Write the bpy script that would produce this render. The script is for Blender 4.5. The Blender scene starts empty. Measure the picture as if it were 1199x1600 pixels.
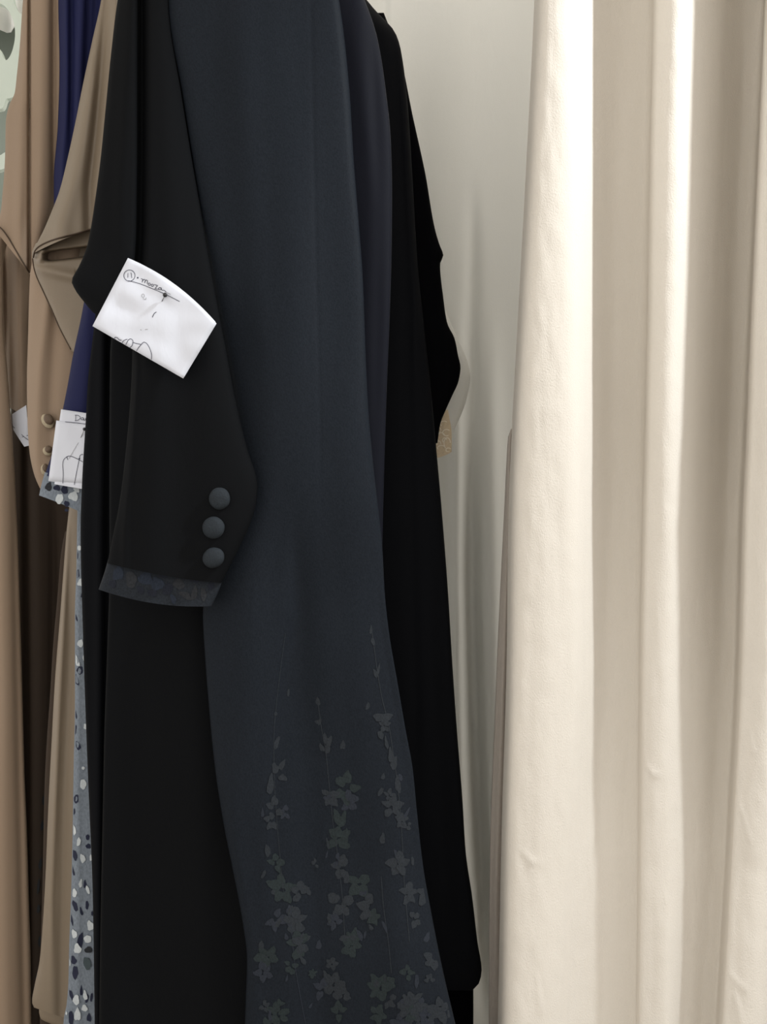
import bpy, math, random
from mathutils import Vector, noise
random.seed(7)
C = bpy.context.scene.collection
F = 1600*30/36.0            # focal length in pixels of the 1199x1600 frame
CX, CY, CZ = 599.5, 800.0, 1.15

# ------------------------------------------------------------------ camera, world, lights
cam = bpy.data.objects.new('camera', bpy.data.cameras.new('camera')); C.objects.link(cam)
cam.location = (0, 0, CZ); cam.rotation_euler = (math.pi/2, 0, 0)
cam.data.lens = 30; cam.data.sensor_fit = 'VERTICAL'; cam.data.sensor_height = 36; cam.data.sensor_width = 27
cam.data.clip_start = 0.02
bpy.context.scene.camera = cam
S = bpy.context.scene
S.view_settings.view_transform = 'Standard'; S.view_settings.look = 'None'
S.view_settings.gamma = 1; S.view_settings.use_curve_mapping = False
S.view_settings.exposure = 0.0
w = bpy.data.worlds.new('world'); S.world = w; w.use_nodes = True
w.node_tree.nodes['Background'].inputs[0].default_value = (1.0, 0.96, 0.90, 1)
w.node_tree.nodes['Background'].inputs[1].default_value = 1.46

def lamp(name, kind, loc, target, energy, size, color, **kw):
    l = bpy.data.lights.new(name, kind); l.energy = energy; l.color = color
    if kind == 'AREA': l.size = size
    else: l.shadow_soft_size = size
    for k, v in kw.items(): setattr(l, k, v)
    o = bpy.data.objects.new(name, l); C.objects.link(o); o.location = loc
    d = Vector(target) - Vector(loc)
    o.rotation_euler = d.to_track_quat('-Z', 'Y').to_euler()
    return o
lamp('downlight_over_curtain', 'SPOT', (1.20, 0.50, 2.50), (0.55, 1.0, 1.45), 132, 0.055, (0.92, 0.97, 1.0), spot_size=1.3, spot_blend=0.8)
lamp('coat_fill_light', 'AREA', (-0.75, -0.1, 2.6), (-0.4, 1.1, 1.1), 1.5, 0.45, (0.97, 0.98, 1.0))  # added soft fill from the front left for the coats, no known lamp
lamp('wall_fill_light', 'AREA', (0.16, 1.30, 2.70), (0.16, 1.45, 1.7), 3.0, 0.25, (1, 0.96, 0.90))  # added light to brighten the upper wall and drape, no known fitting
lamp('blind_fill_light', 'AREA', (-1.3, 2.05, 2.70), (-1.3, 2.3, 1.9), 2.5, 0.25, (1, 0.98, 0.95))  # added light to lift the white blind, no real lamp there

# ------------------------------------------------------------------ materials
def rgb(r, g, b):
    f = lambda c: (c/255/12.92) if c/255 <= 0.04045 else ((c/255+0.055)/1.055)**2.4
    return (f(r), f(g), f(b), 1)
def mat(name, col, rough=0.85, sheen=0.0, sheen_col=None, weave=0.0, scale=(900, 900, 900), var=0.0, wr=0.0, spec=0.3,
        metallic=0, trans=0.0, wrscale=9, bumpd=0.0004, aniso=None):
    m = bpy.data.materials.new(name); m.use_nodes = True
    nt = m.node_tree; N = nt.nodes; L = nt.links; b = N['Principled BSDF']
    b.inputs['Base Color'].default_value = col; b.inputs['Roughness'].default_value = rough
    b.inputs['Specular IOR Level'].default_value = spec; b.inputs['Metallic'].default_value = metallic
    b.inputs['Sheen Weight'].default_value = sheen
    b.inputs['Sheen Roughness'].default_value = 0.4
    if sheen_col: b.inputs['Sheen Tint'].default_value = sheen_col
    tc = N.new('ShaderNodeTexCoord')
    if weave or var:
        mp = N.new('ShaderNodeMapping'); mp.inputs['Scale'].default_value = scale
        L.new(tc.outputs['Object'], mp.inputs[0])
        n1 = N.new('ShaderNodeTexNoise'); n1.inputs['Scale'].default_value = 1; n1.inputs['Detail'].default_value = 2
        L.new(mp.outputs[0], n1.inputs['Vector'])
    if var:
        mx = N.new('ShaderNodeMixRGB'); mx.blend_type = 'MIX'
        mx.inputs[1].default_value = tuple(c*(1-var) for c in col[:3])+(1,)
        mx.inputs[2].default_value = tuple(min(1, c*(1+var)) for c in col[:3])+(1,)
        L.new(n1.outputs['Fac'], mx.inputs[0]); L.new(mx.outputs[0], b.inputs['Base Color'])
    last = None
    if weave:
        bp = N.new('ShaderNodeBump'); bp.inputs['Strength'].default_value = weave; bp.inputs['Distance'].default_value = bumpd
        L.new(n1.outputs['Fac'], bp.inputs['Height']); last = bp
    if wr:
        n2 = N.new('ShaderNodeTexNoise'); n2.inputs['Scale'].default_value = wrscale; n2.inputs['Detail'].default_value = 4
        n2.inputs['Distortion'].default_value = 1.2
        mp2 = N.new('ShaderNodeMapping'); mp2.inputs['Scale'].default_value = (3, 3, 1)
        L.new(tc.outputs['Object'], mp2.inputs[0]); L.new(mp2.outputs[0], n2.inputs['Vector'])
        b2 = N.new('ShaderNodeBump'); b2.inputs['Strength'].default_value = wr; b2.inputs['Distance'].default_value = 0.01
        L.new(n2.outputs['Fac'], b2.inputs['Height'])
        if last: L.new(last.outputs[0], b2.inputs['Normal'])
        last = b2
    if last: L.new(last.outputs[0], b.inputs['Normal'])
    if trans:
        t = N.new('ShaderNodeBsdfTranslucent'); t.inputs[0].default_value = col
        ms = N.new('ShaderNodeMixShader'); ms.inputs[0].default_value = trans
        out = N['Material Output']
        L.new(b.outputs[0], ms.inputs[1]); L.new(t.outputs[0], ms.inputs[2]); L.new(ms.outputs[0], out.inputs[0])
    return m

M = {
 'black':   mat('black_crepe', rgb(14, 15, 17), 0.8, 0.0, None, 0.35, (1400, 1400, 1400), 0.12, 0.05, 0.05),
 'black2':  mat('black_wool', rgb(13, 14, 17), 0.85, 0.0, None, 0.3, (1400, 1400, 1400), 0.1, 0.05, 0.04),
 'jet':     mat('jet_black_cloth', rgb(5, 5, 7), 0.9, 0, None, 0.3, (1400, 1400, 1400), 0.1, 0.0, 0.02),
 'slate':   mat('slate_navy_satin', rgb(27, 31, 37), 0.62, 0.0, None, 0.5, (620, 620, 420), 0.42, 0.03, 0.05),
 'navysat': mat('navy_satin', rgb(4, 6, 18), 0.75, 0.0, None, 0.35, (1500, 1500, 700), 0.15, 0.05, 0.15),
 'motif':   mat('woven_motif_grey', rgb(37, 41, 46), 0.6, 0, None, 0.8, (620, 620, 420), 0.42, 0.0, 0.12),
 'motif2':  mat('woven_motif_teal', rgb(34, 41, 43), 0.6, 0, None, 0.8, (620, 620, 420), 0.42, 0.0, 0.12),
 'motif3':  mat('woven_motif_dark', rgb(36, 40, 48), 0.6, 0, None, 0.8, (620, 620, 420), 0.42, 0.0, 0.12),
 'navy':    mat('navy_crepe', rgb(29, 32, 65), 0.7, 0.0, None, 0.3, (1400, 1400, 1400), 0.1, 0.05, 0.1),
 'cuffdk':  mat('dark_blue_jacquard', rgb(30, 34, 40), 0.8, 0, None, 0.9, (520, 520, 420), 0.55, 0.0, 0.15),
 'cuffm1':  mat('jacquard_blue_petal', rgb(33, 39, 50), 0.8, 0, None, 0.9, (520, 520, 420), 0.5, 0.0, 0.15),
 'cuffm2':  mat('jacquard_grey_petal', rgb(38, 40, 44), 0.8, 0, None, 0.9, (520, 520, 420), 0.5, 0.0, 0.15),
 'cuffm3':  mat('jacquard_navy_petal', rgb(26, 29, 38), 0.8, 0, None, 0.9, (520, 520, 420), 0.5, 0.0, 0.15),
 'print':   mat('blue_grey_print', rgb(108, 116, 126), 0.85, 0, None, 0.9, (420, 420, 260), 0.4),
 'pdark':   mat('print_navy_petal', rgb(28, 32, 52), 0.85, 0, None, 0.6, (420, 420, 260), 0.15),
 'pwhite':  mat('print_white_petal', rgb(178, 184, 188), 0.85, 0, None, 0.6, (420, 420, 260), 0.2),
 'pgreen':  mat('print_green_petal', rgb(62, 72, 76), 0.85, 0, None, 0.6, (420, 420, 260), 0.15),
 'brown':   mat('brown_crepe', rgb(136, 117, 99), 0.72, 0.0, None, 0.3, (1400, 1400, 1400), 0.08, 0.04),
 'taupe':   mat('taupe_satin', rgb(118, 105, 89), 0.5, 0.0, None, 0.3, (1400, 1400, 1400), 0.08, 0.06, 0.4),
 'piping':  mat('dark_piping', rgb(64, 50, 38), 0.7),
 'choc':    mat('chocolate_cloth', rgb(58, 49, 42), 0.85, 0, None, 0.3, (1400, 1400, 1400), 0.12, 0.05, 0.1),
 'btn':     mat('charcoal_button_cloth', rgb(28, 34, 40), 0.8, 0, None, 0.8, (600, 600, 600), 0.5, 0.04, 0.3, wrscale=60),
 'bbtn':    mat('brown_button_cloth', rgb(96, 80, 66), 0.6, 0, None, 0.8, (500, 500, 500), 0.2),
 'bframe':  mat('frayed_ivory_rim', rgb(160, 148, 126), 0.8, 0, None, 0.8, (500, 500, 500), 0.3),
 'paper':   mat('white_paper', rgb(206, 209, 219), 0.75, 0, None, 0.0, (40, 40, 40), 0.015, 0.05, 0.2, wrscale=14),
 'ink':     mat('dark_ink', rgb(40, 42, 62), 0.6),
 'pencil':  mat('faint_pencil', rgb(150, 150, 155), 0.7),
 'pin':     mat('black_pinhead', rgb(14, 14, 20), 0.25, spec=0.5),
 'steel':   mat('steel', rgb(150, 150, 150), 0.3, metallic=1),
 'linen':   mat('cream_linen', rgb(228, 222, 213), 0.9, 0.1, None, 0.9, (750, 750, 520), 0.03, 0.06, 0.15, trans=0.22, wrscale=16, bumpd=0.0006),
 'lining':  mat('grey_mauve_lining', rgb(164, 156, 148), 0.85, 0, None, 0.9, (900, 900, 120), 0.12, 0.1, 0.2),
 'ivory':   mat('ivory_crepe', rgb(218, 218, 214), 0.9, 0, None, 0.3, (900, 900, 900), 0.02, 0.04, 0.2),
 'lace':    mat('beige_lace', rgb(214, 196, 168), 0.85, 0, None, 0.9, (300, 300, 300), 0.15),
 'lace2':   mat('ivory_lace_cord', rgb(240, 232, 216), 0.8),
 'wall':    mat('cream_paint', rgb(218, 218, 214), 0.8, 0, None, 0.12, (260, 260, 260), 0.015, 0.0, 0.2),
 'wallg':   mat('grey_green_paint', rgb(128, 136, 128), 0.8, 0, None, 0.1, (200, 200, 200), 0.02),
 'floor':   mat('grey_floor_tile', rgb(150, 142, 130), 0.5, 0, None, 0.1, (30, 30, 30), 0.06),
 'ceil':    mat('white_ceiling', rgb(235, 232, 225), 0.9),
 'panel':   mat('pale_green_panel', rgb(204, 214, 204), 0.5, 0, None, 0.05, (60, 60, 60), 0.02),
 'white':   mat('white_sheer', rgb(236, 236, 232), 0.8, trans=0.2),
 'wood':    mat('hanger_wood', rgb(150, 112, 74), 0.5),
}

# ------------------------------------------------------------------ helpers
def P(px, py, d):
    """photo pixel at distance d in front of the camera -> world point"""
    return Vector(((px-CX)/F*d, d, CZ-(py-CY)/F*d))
def pchip(pts, key):
    n = len(pts)
    x = [p[0] for p in pts]; y = [p[1] for p in pts]
    h = [x[i+1]-x[i] for i in range(n-1)]; dl = [(y[i+1]-y[i])/h[i] for i in range(n-1)]
    m = [0]*n
    for i in range(1, n-1):
        if dl[i-1]*dl[i] > 0:
            w1 = 2*h[i]+h[i-1]; w2 = h[i]+2*h[i-1]
            m[i] = (w1+w2)/(w1/dl[i-1]+w2/dl[i])
    m[0] = dl[0]; m[-1] = dl[-1]
    def f(t):
        if t <= x[0]: return y[0]
        if t >= x[-1]: return y[-1]
        i = 0
        while t > x[i+1]: i += 1
        s = (t-x[i])/h[i]
        return (y[i]*(1+2*s)*(1-s)**2 + h[i]*m[i]*s*(1-s)**2 + y[i+1]*s*s*(3-2*s) + h[i]*m[i+1]*s*s*(s-1))
    return f
def cv(pts):                                   # pts [(x,y)] -> x as a function of y
    return pchip([(p[1], p[0]) for p in pts], None)

def finish(name, verts, faces, mats, fmat=None, parent=None, smooth=True):
    o0 = parent.matrix_world.translation if False else (ROOT.get(parent.name, Vector((0, 0, 0))) if parent else Vector((0, 0, 0)))
    me = bpy.data.meshes.new(name)
    me.from_pydata([tuple(Vector(v)-o0) for v in verts], [], faces)
    for m in (mats if isinstance(mats, (list, tuple)) else [mats]): me.materials.append(m)
    if fmat: me.polygons.foreach_set('material_index', fmat)
    if smooth: me.polygons.foreach_set('use_smooth', [True]*len(me.polygons))
    me.update()
    o = bpy.data.objects.new(name, me); C.objects.link(o)
    if parent:
        o.parent = parent; ROOT[o.name] = o0
    return o
ROOT = {}
def thing(name, label, cat, loc, group=None):
    o = bpy.data.objects.new(name, None); C.objects.link(o); o.location = loc
    o.empty_display_size = 0.05
    o['label'] = label; o['category'] = cat
    if group: o['group'] = group
    ROOT[o.name] = Vector(loc)
    return o
def tag(o, label, cat, group=None):
    o['label'] = label; o['category'] = cat
    if group: o['group'] = group
    return o

class Cloth:
    """a hanging piece of cloth: closed tube between a left and a right outline, with folds"""
    def __init__(s, left, right, depth=1.0, T=0.02, back=0.02, folds=(), sag=0, topsag=0, wob=0.0015, p=2.6, tilt=0.0, seed=0):
        s.L = cv(left); s.R = cv(right)
        s.yl = (left[0][1], left[-1][1]); s.yr = (right[0][1], right[-1][1])
        s.dep = pchip([(y, d) for y, d in depth], None) if isinstance(depth, (list, tuple)) else (lambda y: depth)
        s.T, s.back, s.folds, s.sag, s.topsag, s.wob, s.p, s.tilt, s.seed = T, back, [], sag, topsag, wob, p, tilt, seed
        for f in folds:
            line, width, amp = f[:3]
            s.folds.append((cv(line), line[0][1], line[-1][1], width, amp, f[3] if len(f) > 3 else 'g', f[4] if len(f) > 4 else 200))
    def uv(s, u, v):
        yl = s.yl[0]+(s.yl[1]-s.yl[0])*v; yr = s.yr[0]+(s.yr[1]-s.yr[0])*v
        xl = s.L(yl); xr = s.R(yr)
        k = 4*u*(1-u)
        return xl+(xr-xl)*u, yl+(yr-yl)*u + k*(s.sag*v**6 + s.topsag*(1-v)**6)
    def inv(s, px, py):
        u = 0.5; v = 0.5
        for _ in range(14):
            ya = s.yl[0]*(1-u)+s.yr[0]*u; yb = s.yl[1]*(1-u)+s.yr[1]*u
            v = min(1, max(0, (py-ya)/(yb-ya)))
            xl = s.L(s.yl[0]+(s.yl[1]-s.yl[0])*v); xr = s.R(s.yr[0]+(s.yr[1]-s.yr[0])*v)
            u = min(1, max(0, (px-xl)/max(1e-3, xr-xl)))
        return u, v
    def bul(s, u):
        return max(0, 1-abs(2*u-1)**s.p)**(1/s.p)
    def d(s, u, v, px, py, side=-1):
        b = s.bul(u)
        base = s.dep(py) + s.tilt*(u-0.5)
        if side > 0: return base + s.back*b
        r = base - s.T*b
        f = 0
        for cx, y0, y1, wd, amp, kind, fade in s.folds:
            if py < y0-fade or py > y1+fade: continue
            k = 1.0
            if py < y0: k = 1-(y0-py)/fade
            if py > y1: k = 1-(py-y1)/fade
            k = k*k*(3-2*k)
            q = (px-cx(py))/wd
            if kind == 'g': f += amp*k*math.exp(-q*q)
            elif kind == 's': f += amp*k*(0.5+0.5*math.tanh(q))          # step: right side nearer
            elif kind == 'c': f += amp*k*math.exp(-abs(q))               # sharp crease
        e = min(1, b*1.6)
        f += s.wob*e*(noise.noise(Vector((px*0.012, py*0.0022, s.seed)))*2.0)
        return r - f*e
    def front(s, px, py, off=0.0):
        u, v = s.inv(px, py)
        return P(px, py, s.d(u, v, px, py)-off)
    def build(s, name, m, parent=None, nu=70, nv=120, extra=None, closed=True):
        V = []; Fc = []
        us = [0.5-0.5*math.cos(math.pi*i/nu) for i in range(nu+1)]
        us = [0.55*a+0.45*i/nu for i, a in enumerate(us)]
        nb = 14
        ub = [1-(0.5-0.5*math.cos(math.pi*i/nb)) for i in range(1, nb)]
        row = nu+1+len(ub)
        for j in range(nv+1):
            v = j/nv
            for u in us:
                x, y = s.uv(u, v); V.append(P(x, y, s.d(u, v, x, y)))
            for u in ub:
                x, y = s.uv(u, v); dn = s.dep(y)+s.tilt*(u-.5); q = P(x, y, dn); q.y = s.d(u, v, x, y, 1); V.append(q)
        for j in range(nv):
            for i in range(row):
                i2 = (i+1) % row
                Fc.append((j*row+i, (j+1)*row+i, (j+1)*row+i2, j*row+i2))
        fm = [0]*len(Fc); mats = [m]
        if extra:                                      # surface pattern woven or printed into the cloth
            for poly, mm in extra:
                if mm not in mats: mats.append(mm)
                k = len(V); V += poly
                Fc.append(tuple(range(k, k+len(poly)))); fm.append(mats.index(mm))
        return finish(name, V, Fc, mats, fm, parent)

def petal(cloth, x, y, w_, h_, ang=0, kind=0, off=0.0006, n=14, clip=None):
    """outline of one petal laid on the cloth"""
    out = []
    ca, sa = math.cos(ang), math.sin(ang)
    for i in range(n):
        t = 2*math.pi*i/n
        r = 1+0.10*math.sin(3*t+x)+0.08*math.sin(5*t+y)
        a = math.sin(t)*w_/2*r*(1-0.25*math.cos(t)); b = -math.cos(t)*h_/2*r
        px, py = x+a*ca-b*sa, y+a*sa+b*ca
        if clip: px = min(max(px, clip[0](py)), clip[1](py))
        out.append(cloth.front(px, py, off))
    return out
def stroke(pts, wd, surf, off=0.0006, close=False):
    """a pen line: thin quads following surf(px,py,off)"""
    quads = []
    if close: pts = list(pts)+[pts[0]]
    for a, b in zip(pts[:-1], pts[1:]):
        dx, dy = b[0]-a[0], b[1]-a[1]; l = math.hypot(dx, dy) or 1
        nx, ny = -dy/l*wd/2, dx/l*wd/2; ex, ey = dx/l*wd*0.3, dy/l*wd*0.3
        quads.append([surf(a[0]+nx-ex, a[1]+ny-ey, off), surf(a[0]-nx-ex, a[1]-ny-ey, off), surf(b[0]-nx+ex, b[1]-ny+ey, off), surf(b[0]+nx+ex, b[1]+ny+ey, off)])
    return quads
def smoothline(pts, k=6):
    out = []
    n = len(pts)
    for i in range(n-1):
        p0 = pts[max(0, i-1)]; p1 = pts[i]; p2 = pts[i+1]; p3 = pts[min(n-1, i+2)]
        for j in range(k):
            t = j/k
            out.append(tuple(0.5*((2*p1[c])+(-p0[c]+p2[c])*t+(2*p0[c]-5*p1[c]+4*p2[c]-p3[c])*t*t+(-p0[c]+3*p1[c]-3*p2[c]+p3[c])*t**3) for c in (0, 1)))
    out.append(tuple(pts[-1])); return out
def ring(cx, cy, rx, ry=None, n=14, a0=0, a1=2*math.pi):
    ry = ry or rx
    return [(cx+rx*math.cos(a0+(a1-a0)*i/n), cy+ry*math.sin(a0+(a1-a0)*i/n)) for i in range(n+1)]
def tube(name, pts, r, m, parent=None, n=10):
    V = []; Fc = []
    pts = [Vector(p) for p in pts]
    for i, p in enumerate(pts):
        t = (pts[min(i+1, len(pts)-1)]-pts[max(0, i-1)]).normalized()
        a = t.orthogonal().normalized() if abs(t.z) > 0.9 or True else None
        if i: a = (pa - t*pa.dot(t)).normalized()
        pa = a; b = t.cross(a)
        for k in range(n):
            q = 2*math.pi*k/n; V.append(p+(a*math.cos(q)+b*math.sin(q))*r)
    for i in range(len(pts)-1):
        for k in range(n):
            k2 = (k+1) % n; Fc.append((i*n+k, i*n+k2, (i+1)*n+k2, (i+1)*n+k))
    Fc.append(tuple(range(n))[::-1]); Fc.append(tuple(range((len(pts)-1)*n, len(pts)*n)))
    return finish(name, V, Fc, m, None, parent)
def box(name, a, b, m, parent=None):
    x0, y0, z0 = a; x1, y1, z1 = b
    V = [(x0, y0, z0), (x1, y0, z0), (x1, y1, z0), (x0, y1, z0), (x0, y0, z1), (x1, y0, z1), (x1, y1, z1), (x0, y1, z1)]
    return finish(name, V, [(0, 3, 2, 1), (4, 5, 6, 7), (0, 1, 5, 4), (1, 2, 6, 5), (2, 3, 7, 6), (3, 0, 4, 7)], m, None, parent, smooth=False)
def struct(o): o['kind'] = 'structure'; return o
def button(name, cx, cy, rx, ry, d, m, parent, thick=0.006, ang=0, label=None):
    """covered button: a low domed disc with a rolled rim, facing the camera side"""
    V = []; Fc = []; n = 36
    prof = [(0, 1.0), (0.3, 0.97), (0.55, 0.88), (0.75, 0.72), (0.88, 0.5), (0.96, 0.25), (1.0, -0.1), (0.93, -0.5), (0.6, -0.6)]
    c = P(cx, cy, d); sx = rx/F*d; sz = ry/F*d; ca, sa = math.cos(ang), math.sin(ang)
    V.append(c+Vector((0, -thick, 0)))
    for r, h in prof[1:]:
        for k in range(n):
            t = 2*math.pi*k/n; a = math.cos(t)*r*sx; b = math.sin(t)*r*sz
            w_ = 1+0.008*math.sin(5*t+cx)*(r > .9)
            V.append(c+Vector(((a*ca-b*sa)*w_, -thick*h+0.0002*math.sin(3*t+cx)*r, (a*sa+b*ca)*w_)))
    for k in range(n): Fc.append((0, 1+k, 1+(k+1) % n))
    for i in range(len(prof)-2):
        for k in range(n):
            k2 = (k+1) % n; Fc.append((1+i*n+k, 1+(i+1)*n+k, 1+(i+1)*n+k2, 1+i*n+k2))
    o = finish(name, V, Fc, m, None, parent)
    if label: o['label'] = label
    return o

# ------------------------------------------------------------------ the room
WY = 1.62
struct(box('wall_back', (-0.66, WY, 0), (2.6, WY+0.1, 2.75), M['wall']))
struct(box('trim_1', (0.006+0.0, WY-0.006, 0), (0.014, WY, 2.75), M['wall']))       # narrow wall batten behind the coats
struct(box('floor', (-2.6, -1.6, -0.05), (2.6, 2.9, 0), M['floor']))
struct(box('ceiling', (-2.6, -0.6, 2.75), (2.6, 2.9, 2.8), M['ceil']))
struct(box('wall_left', (-2.6, 2.45, 0), (-0.66, 2.55, 2.75), M['wallg']))

# ------------------------------------------------------------------ the cream curtain
def build_curtain():
    t = thing('curtain', 'heavy cream linen curtain in soft vertical folds on the right', 'curtain', (0.45, 1.0, 0.0))
    Y = [-760, 0, 250, 500, 675, 800, 1050, 1300, 1600, 2260]
    def line(*xs): return pchip(list(zip(Y, xs)), None)
    edge = line(862, 836, 824, 811, 802, 797, 794, 787, 781, 770)
    k4 = line(914, 912, 912, 912, 912, 911, 909, 898, 884, 862)
    k7 = line(1026, 1021, 1016, 1012, 1008, 1005, 1000, 998, 995, 990)
    k11 = line(1150, 1128, 1120, 1112, 1107, 1102, 1094, 1084, 1068, 1040)
    k13 = line(1230, 1197, 1186, 1175, 1168, 1162, 1155, 1142, 1125, 1090)
    def knots(y):
        e, a, b, c, g = edge(y), k4(y), k7(y), k11(y), k13(y)
        s = min(1, max(0, (y-650)/700.0)); r = 1-0.62*s         # relief flattens lower down
        K = [(e+75, 1.36), (e+45, 1.26), (e+25, 1.16), (e+4, 1.085), (e, 1.055), (e+3, 1.012), (e+11, 0.968+0.008*s), ((e+a)/2-6, 0.956+0.012*s), (a-18, 0.961+0.017*s), (a+1, 0.986+0.01*s),  # unseen return at the left edge, lengthened backwards to keep light off the wall
             (a+20, 1.0+0.03*r), (a*0.55+b*0.45, 1.0+0.055*r), (b-20, 1.0+0.056*r), (b, 1.0+0.04*r), (b+4, 1.0+0.004*r), (b+12, 1-0.018*r), (b+46, 1-0.026*r),
             (c-8, 1+0.03*r), (c+12, 1+0.055*r), ((c+g)/2+2, 1+0.072*r), (g-6, 1+0.066*r), (g, 1+0.035*r), (g+4, 1-0.025*r), (g+13, 1-0.052*r), (g+60, 1-0.060*r),
             (g+120, 1+0.04), (g+160, 1+0.05), (g+200, 0.97), (g+240, 0.965), (g+290, 1.04), (g+330, 1.04), (g+380, 0.97), (g+430, 1.02)]
        return K
    creases = [(1012, 1193, 1020, 1202), (1020, 1202, 1030, 1203), (816, 1312, 832, 1328), (832, 1328, 846, 1331), (1172, 1130, 1177, 1162), (1158, 1250, 1172, 1300), (1142, 1508, 1166, 1526), (838, 1500, 846, 1560), (1150, 1540, 1162, 1590)]
    V = []; Fc = []; ns = 12; nv = 520
    for j in range(nv+1):
        y = -760+(2260+760-130)*j/nv if False else -745+(2325+745)*j/nv
        K = knots(y); n = len(K); row = []
        for i in range(n-1):
            p0 = K[max(0, i-1)]; p1 = K[i]; p2 = K[i+1]; p3 = K[min(n-1, i+2)]
            for q in range(ns if i < n-2 else ns+1):
                tt = q/ns
                v = [0.5*((2*p1[c])+(-p0[c]+p2[c])*tt+(2*p0[c]-5*p1[c]+4*p2[c]-p3[c])*tt*tt+(-p0[c]+3*p1[c]-3*p2[c]+p3[c])*tt**3) for c in (0, 1)]
                row.append(v)
        for x, d in row:
            dd = d + 0.002*noise.noise(Vector((x*0.03, y*0.004, 3.3))) + 0.0006*noise.noise(Vector((x*0.09, y*0.03, 1.3)))
            for ax, ay, bx, by in creases:
                if min(ay, by)-12 < y < max(ay, by)+12:
                    L2 = (bx-ax)**2+(by-ay)**2; t_ = max(0, min(1, ((x-ax)*(bx-ax)+(y-ay)*(by-ay))/L2))
                    q2 = (x-ax-t_*(bx-ax))**2+(y-ay-t_*(by-ay))**2; dd -= 0.0011*math.exp(-q2/9)
            q = P(x, y, 1.0); q.x = (x-CX)/F*dd; q.y = dd; q.z = CZ-(y-CY)/F*1.0
            V.append(q)
    nr = len(row); m0 = len(V)
    for j in range(nv):
        for i in range(nr-1):
            Fc.append((j*nr+i, (j+1)*nr+i, (j+1)*nr+i+1, j*nr+i+1))
    o = finish('drape', V, Fc, M['linen'], None, t)
    md = o.modifiers.new('thickness', 'SOLIDIFY'); md.thickness = 0.0018; md.offset = 1
    # lining edge showing behind the left side of the curtain
    ll = [(799, 670), (795, 678), (793, 700), (788, 800), (783, 900), (776, 1050), (773, 1130), (768, 1250), (766, 1320), (764.5, 1450), (764, 1600), (760, 2150)]
    lr = [(812, 664), (806, 1050), (800, 1600), (800, 2150)]
    c = Cloth(ll, lr, 1.075, 0.006, 0.004, folds=[([(795, 800), (775, 1400)], 5, 0.004), ([(803, 700), (785, 1500)], 3, -0.003)], wob=0.002, seed=4)
    lo = c.build('lining', M['lining'], t, 30, 120); lo['label'] = 'thin greyish lining edge'
    return t
build_curtain()
cr = tag(tube('curtain_track', [(0.1, 1.03, 2.735), (1.2, 1.03, 2.735)], 0.014, M['steel']), 'steel curtain track fixed to the ceiling above the cream curtain', 'track')

# ------------------------------------------------------------------ front black coat
A = thing('black_coat', 'front black coat with slate navy front panel and three cloth buttons on its sleeve', 'coat', P(330, 2080, 1.0))
cA = Cloth([(262, -130), (205, -60), (190, 0), (170, 200), (155, 380), (150, 480), (137, 600), (135, 640), (128, 760), (126, 830), (130, 1000), (137, 1200), (145, 1400), (148, 1600), (152, 2080)],
           [(420, -130), (470, -60), (480, 0), (480, 2080)], 1.035, 0.022, 0.012,
           folds=[([(160, 560), (150, 1600)], 9, 0.006), ([(172, 560), (163, 1600)], 7, -0.010)], seed=1)
cA.build('body', M['black2'], A, 60, 120)
cF = Cloth([(182, 470), (172, 560), (171, 760), (171, 900), (168, 1000), (163, 1150), (160, 1300), (157, 1450), (155, 1600), (150, 2080)],
           [(440, 470), (440, 2080)], 1.0, 0.012, 0.01,
           folds=[([(300, 950), (330, 1600)], 30, 0.004), ([(215, 950), (225, 1600)], 30, -0.003)], seed=2, p=3)
cF.build('front_flap', M['black'], A, 60, 100)
# satin facing (deep navy) along the right edge
cS = Cloth([(440, -110), (470, 0), (500, 300), (520, 600), (560, 880)],
           [(520, -110), (545, -50), (570, 0), (590, 60), (603, 140), (611, 220), (613, 300), (612, 400), (609, 500), (605, 600), (601, 720), (599, 800), (597, 880)],
           0.985, 0.012, 0.01, folds=[([(560, 60), (590, 330)], 14, 0.002), ([(585, 120), (592, 380), (590, 600)], 10, -0.0015)], seed=3, p=3)
cS.build('satin_facing', M['navysat'], A, 50, 90)
# slate front panel with woven blossoms
pl = [(300, -110), (275, -50), (262, 0), (285, 150), (312, 320), (335, 450), (355, 560), (368, 640), (372, 760), (345, 850), (322, 920), (317, 960), (320, 1020), (327, 1110), (336, 1200), (350, 1290), (366, 1370), (379, 1440), (386, 1500), (384, 1560), (382, 1640), (380, 2080)]
pr = [(500, -110), (518, -50), (530, 0), (547, 150), (553, 250), (561, 350), (567, 430), (572, 560), (576, 640), (583, 720), (592, 800), (598, 860), (601, 920), (607, 980), (622, 1070), (634, 1140), (645, 1200), (652, 1270), (661, 1350), (675, 1430), (691, 1510), (712, 1600), (760, 1800), (800, 2080)]
cP = Cloth(pl, pr, 0.962, 0.016, 0.006, p=3.2, seed=5, wob=0.003, folds=[
    ([(486, 0), (492, 300), (500, 640)], 3, -0.0010, 'c'), ([(440, 0), (450, 400), (470, 800), (500, 1000)], 45, 0.006),
    ([(380, 100), (400, 400), (420, 700), (400, 950), (385, 1200)], 30, 0.005), ([(455, 960), (440, 1040), (430, 1130), (424, 1220), (424, 1330)], 9, -0.009, 's'),
    ([(545, 700), (560, 1000), (600, 1300), (640, 1600)], 40, 0.006), ([(470, 1000), (480, 1300), (500, 1600)], 30, -0.005),
    ([(360, 1300), (400, 1600)], 20, 0.004)])
cl = (cv(pl), cv(pr)); clip = (lambda y: cl[0](y)+4, lambda y: cl[1](y)-5)
ex = []
rnd = random.Random(21)
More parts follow.
